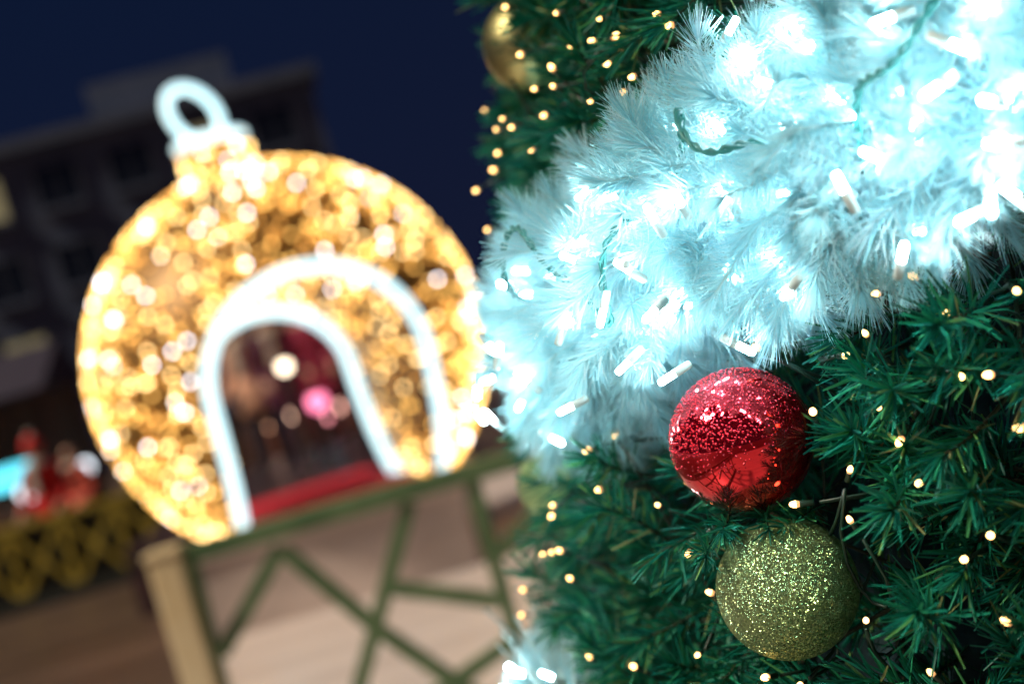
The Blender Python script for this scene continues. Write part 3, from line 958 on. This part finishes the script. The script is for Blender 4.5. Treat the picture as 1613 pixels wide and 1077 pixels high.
# ================================================================== people
M['skin'] = mat('skin', (.62, .36, .26), .55)
M['hair'] = mat('dark_hair', (.03, .02, .015), .5)
CLOTH = {}
def cloth(c):
    if c not in CLOTH: CLOTH[c] = noise_col(mat('cloth', rough=.85), tuple(x * .8 for x in c), tuple(min(x * 1.15, 1) for x in c), 14, 3)
    return CLOTH[c]
def person(loc, rz, label, coat, trousers, hat=None, scarf=None, hgt=1.72, stride=.12, bend=.15, seed=1):
    k = hgt / 1.75
    rg = random.Random(seed)
    V, E, Rr = [], [], []
    def v(x, y, z, r, par=None):
        V.append((x * k, y * k, z * k)); Rr.append(r * k)
        if par is not None: E.append((par, len(V) - 1))
        return len(V) - 1
    pel = v(0, 0, .95, .15); wa = v(0, 0, 1.10, .145, pel); ch = v(0, .0, 1.30, .165, wa); sh = v(0, 0, 1.44, .12, ch)
    nk = v(0, .01, 1.52, .055, sh); hd = v(0, .02, 1.60, .085, nk); h2 = v(0, .015, 1.68, .092, hd); v(0, 0, 1.735, .06, h2)
    for s in (-1, 1):
        hip = v(.09 * s, 0, .88, .10, pel); kn = v(.10 * s, stride * s * .6 + .02, .49, .068, hip)
        an = v(.10 * s, stride * s, .10, .048, kn); v(.11 * s, stride * s + .13, .045, .042, an)
        so = v(.19 * s, 0, 1.42, .075, sh); el = v(.25 * s, -.02, 1.13, .055, so)
        wr = v(.24 * s, .06 + bend, .92 + bend * .6, .036, el)
        pm = v(.235 * s, .10 + bend * 1.3, .86 + bend * .7, .034, wr)
        for f in range(4):
            v(.235 * s + (f - 1.5) * .021, .13 + bend * 1.4, .78 + bend * .8 + .008 * abs(f - 1.4), .0105, pm)
        v(.20 * s, .15 + bend * 1.2, .84 + bend * .7, .012, pm)
    me = bpy.data.meshes.new('body_cage'); me.from_pydata(V, E, [])
    ob = bpy.data.objects.new('body_cage', me); COL.objects.link(ob)
    md = ob.modifiers.new('skin', 'SKIN'); md.use_smooth_shade = True
    for i, sv in enumerate(me.skin_vertices[0].data):
        sv.radius = (Rr[i] * (1.15 if i in (pel, wa, ch) else 1), Rr[i] * (.8 if i in (pel, wa, ch, sh) else 1)); sv.use_root = (i == 0)
    ob.modifiers.new('sub', 'SUBSURF').levels = 1
    dg = bpy.context.evaluated_depsgraph_get()
    m2 = bpy.data.meshes.new_from_object(ob.evaluated_get(dg))
    bpy.data.objects.remove(ob)
    m2.materials.clear()
    for q in (M['skin'], cloth(coat), cloth(trousers), M['hair']): m2.materials.append(q)
    for p in m2.polygons:
        c = p.center / k
        hand = abs(c.x) > .19 and c.z < .94 + bend * .6 and c.y > .06 + bend * .8
        p.material_index = 0 if (c.z > 1.50 or hand) else 1 if c.z > .80 or abs(c.x) > .2 else 2
        if c.z > 1.60 and c.y < .02 or c.z > 1.74: p.material_index = 3
        p.use_smooth = True
    root = empty('person', loc, label, 'person', None, rz)
    link(bpy.data.objects.new('body', m2), root)
    b = MB()
    for s in (-1, 1): b.ico((.035 * s * k, .098 * k, 1.655 * k), .011 * k, 1)
    b.build('eyes', M['hair'], root, True)
    b = MB(); b.ico((0, .115 * k, 1.62 * k), .017 * k, 1, (.8, 1.2, 1.3)); b.build('nose', M['skin'], root, True)
    b = MB(); b.box((0, .102 * k, 1.575 * k), (.045 * k, .012 * k, .012 * k), bev=.004); b.build('mouth', cloth((.4, .1, .1)), root)
    for s in (-1, 1):
        b = MB(); b.ico((.092 * s * k, .0, 1.64 * k), .028 * k, 1, (.4, .7, 1.1)); b.build('ear', M['skin'], root, True)
    # coat skirt
    b = MB(); b.lathe([(.20 * k, .70 * k), (.195 * k, .85 * k), (.175 * k, 1.0 * k), (.165 * k, 1.12 * k)], 18)
    b.v = [(x, y * .82, z) for x, y, z in b.v]; b.build('coat_skirt', cloth(coat), root, True)
    if hat:
        b = MB(); b.lathe([(.108 * k, 1.66 * k), (.112 * k, 1.70 * k), (.10 * k, 1.77 * k), (.06 * k, 1.82 * k), (.01 * k, 1.835 * k)], 16); h = b.build('hat', cloth(hat), root, True)
        b = MB(); b.ico((0, 0, 1.85 * k), .035 * k, 2); b.build('bobble', cloth((.8, .75, .72)), h, True)
    if scarf:
        b = MB(); b.tube([(.085 * k * math.cos(a), .02 + .085 * k * math.sin(a), 1.50 * k) for a in [2 * math.pi * i / 16 for i in range(16)]], .04 * k, 8, closed=True)
        sc_ = b.build('scarf', cloth(scarf), root, True)
        b = MB(); b.box((.05 * k, .15 * k, 1.32 * k), (.10 * k, .03, .34 * k), bev=.012); b.build('scarf_end', cloth(scarf), sc_)
    return root
def stand(px, py, y, z=0.0):
    p = at(px, py, y); p.z = z; return p
DZ = FLOOR
person(stand(440, 700, 16.6, DZ), math.radians(160), 'person in a tan coat standing seen through the bauble tunnel', (.55, .30, .16), (.04, .03, .05), seed=2)
person(stand(492, 690, 15.9, DZ), math.radians(200), 'person in a dark maroon coat and pink hat beside the tan coat', (.16, .03, .06), (.03, .03, .05), hat=(.7, .12, .3), seed=3)
person(stand(395, 720, 17.2, DZ), math.radians(120), 'person in a navy coat nearest the left edge of the tunnel opening', (.05, .05, .10), (.03, .03, .04), seed=4)
person(stand(545, 680, 17.0, DZ), math.radians(190), 'person in a rose coat nearest the inner right edge of the tunnel', (.50, .16, .18), (.05, .03, .05), seed=5)
person(stand(425, 700, 14.9, DZ), math.radians(170), 'person in a peach jacket in front of the tan coat in the tunnel view', (.80, .46, .32), (.05, .03, .04), scarf=(.8, .7, .6), seed=12)
person(stand(470, 700, 14.6, DZ), math.radians(210), 'person in a dark plum coat with a cream scarf amid the crowd', (.12, .03, .07), (.03, .02, .04), scarf=(.75, .65, .55), seed=13)
person(stand(522, 690, 14.7, DZ), math.radians(185), 'person in a raspberry coat and white hat under the pink lantern', (.55, .06, .14), (.06, .03, .05), hat=(.75, .7, .7), seed=14)
person(stand(80, 800, 15.6), math.radians(175), 'person in a red coat and red hat with pale scarf behind the lattice fence', (.75, .03, .03), (.25, .03, .03), hat=(.75, .04, .04), scarf=(.8, .74, .66), hgt=1.66, seed=6)
person(stand(135, 800, 16.4), math.radians(150), 'person in a coral red jacket behind the fence beside the giant bauble', (.80, .16, .11), (.10, .04, .03), scarf=(.8, .7, .6), hgt=1.5, seed=7)

# ================================================================== market stalls with lights
M['stall_wood'] = noise_col(mat('stall_boards', rough=.7), (.10, .045, .03), (.18, .08, .05), 4, 4, (1, 1, .2))
M['stall_roof'] = mat('dark_awning', (.025, .02, .045), .7)
M['sign_cyan'] = mat('cyan_sign', (.2, .7, .8), .4, emit=(.10, .75, .95), es=1.3)
def lampmat(n_, c, s): return mat(n_, tuple(min(x, .9) for x in c), .3, emit=c, es=s)
def stall(c, w, d, h, label, goods):
    r = empty('market_stall', c, label, 'market stall')
    m_ = MB(); m_.box((0, 0, .5), (w, d, 1.0), bev=.02); m_.build('counter', M['stall_wood'], r)
    m_ = MB(); m_.box((0, d / 2 - .03, h / 2 + .5), (w, .05, h - 1.0)); m_.build('back_wall', M['stall_wood'], r)
    for sx in (-1, 1):
        for sy in (-1, 1):
            m_ = MB(); m_.bar((sx * (w / 2 + .03), sy * (d / 2 + .04), 0), (sx * (w / 2 + .03), sy * (d / 2 + .04), h), .08, .08); m_.build('post', M['stall_wood'], r)
    m_ = MB()
    m_.add([(-w / 2 - .2, -d / 2 - .4, h), (w / 2 + .2, -d / 2 - .4, h), (w / 2 + .2, 0, h + .6), (-w / 2 - .2, 0, h + .6), (-w / 2 - .2, d / 2 + .2, h), (w / 2 + .2, d / 2 + .2, h)],
           [(0, 1, 2, 3), (3, 2, 5, 4), (0, 3, 4), (1, 5, 2), (0, 4, 5, 1)]); m_.build('roof', M['stall_roof'], r)
    return r
s1 = stall((at(470, 640, 24).x, 24, 0), 4.0, 1.6, 2.5, 'dark wooden market stall beyond the tunnel of the bauble', None)
s2 = stall((at(20, 760, 19).x - .3, 19, 0), 2.4, 1.4, 2.3, 'dark market stall with a cyan sign at the far left', None)
for px, py, c_, s_ in [(402, 640, (1.0, .55, .35), 3.5), (425, 668, (1.0, .50, .30), 3), (455, 655, (1.0, .62, .45), 4), (468, 640, (1.0, .2, .3), 3), (520, 655, (1.0, .35, .4), 3),  # added glowing balls that stand in for bright spots in the crowd
                       (440, 690, (1.0, .55, .38), 3), (535, 640, (1.0, .5, .4), 2.5), (412, 615, (.3, .5, .6), 2), (505, 610, (.9, .3, .5), 2.5)]:
    p = at(px, py, 23.05) - Vector(s1.location)
    m_ = MB(); m_.ico(p, .075, 2); m_.build('bulb', mat('added_crowd_glow', c_, .3, emit=c_, es=s_ * 1.8), s1, True)
p = at(16, 752, 18.1)
m_ = MB(); m_.box(Vector((p.x, 18.1, p.z)) - Vector(s2.location), (.62, .06, .30), bev=.01); m_.build('sign_board', M['sign_cyan'], s2)
def lantern(px, py, y, r, colr, s, label, z_post=True):
    p = at(px, py, y)
    root = empty('lantern', (p.x, p.y, 0), label, 'lantern', 'lanterns in the square')
    m_ = MB(); m_.tube([(0, 0, 0), (0, 0, p.z - r)], .03, 8); m_.build('pole', M['fence_dark'], root)
    m_ = MB(); m_.ico((0, 0, p.z), r, 2); m_.build('globe', lampmat('lantern_glow', colr, s), root, True)
    m_ = MB(); m_.lathe([(r * .9, p.z + r * .75), (r * .5, p.z + r * 1.15), (r * .1, p.z + r * 1.3)], 12); m_.build('hood', M['fence_dark'], root)
lantern(37, 563, 26, .06, (1.0, .85, .70), 6, 'pale round lantern in the dark at the far left edge')
lantern(112, 680, 20, .10, (.75, .65, .12), 1.6, 'dull yellow lantern just left of the giant bauble')
lantern(130, 737, 17, .12, (.85, .92, 1.0), 2.6, 'white lantern beside the people behind the lattice fence')
lantern(42, 775, 18, .12, (.85, .92, 1.0), 2.0, 'white lantern under the cyan sign at the far left')
lantern(448, 577, 14.0, .065, (1.0, .82, .58), 4.5, 'cream lantern seen at the top of the tunnel opening')
lantern(481, 590, 20, .16, (.05, .60, .65), 2.6, 'teal lantern seen inside the tunnel opening')
lantern(370, 600, 23, .15, (.04, .30, .35), .8, 'dim teal lantern near the left side of the tunnel opening')
lantern(500, 632, 14.2, .10, (1.0, .22, .40), 2.2, 'pink lantern seen inside the tunnel opening above the crowd')
lantern(648, 712, 13.6, .08, (1.0, .60, .40), 10, 'peach lantern between the two right legs of the arch ropes')

# ================================================================== building
bx1 = at(520, 240, 47).x
bld = empty('office_building', (bx1 - 14, 47, 0), 'dim grey building with rows of dark windows behind the giant bauble', 'building', rz=math.radians(9))
BW, BH, BD = 28, 11.2, 12
m_ = MB(); m_.box((0, BD / 2, BH / 2), (BW, BD, BH)); m_.build('wall', M['wall'], bld)
m_ = MB(); m_.box((0, BD / 2, BH + .2), (BW + .6, BD + .6, .4)); rf = m_.build('roof', M['wall'], bld)
m_ = MB(); m_.box((9, 4, BH + 1.2), (5, 4, 1.6)); m_.build('roof_house', M['wall'], rf)
def framed(parent, x, z, w, h, lit):
    f = MB()
    t = .09
    f.box((0, 0, h / 2 - t / 2), (w, .12, t)); f.box((0, 0, -h / 2 + t / 2), (w, .12, t))
    f.box((-w / 2 + t / 2, 0, 0), (t, .12, h - 2 * t)); f.box((w / 2 - t / 2, 0, 0), (t, .12, h - 2 * t)); f.box((0, 0, 0), (t * .7, .10, h - 2 * t))
    o = f.build('window', M['winframe'], parent); o.location = (x, -.05, z)
    g_ = MB(); g_.box((0, .02, 0), (w - t, .03, h - t)); g_.build('pane', M['pane_lit'] if lit else M['pane'], o)
    s_ = MB(); s_.box((0, -.10, -h / 2 - .05), (w + .2, .22, .08)); s_.build('sill', M['wall'], o)
lit = {(6, 3), (5, 3), (9, 3), (6, 1), (8, 2)}
for i in range(11):
    for j in range(4):
        framed(bld, -BW / 2 + 1.6 + i * 2.48, 1.7 + j * 2.7, 1.5, 1.55, (i, j) in lit)
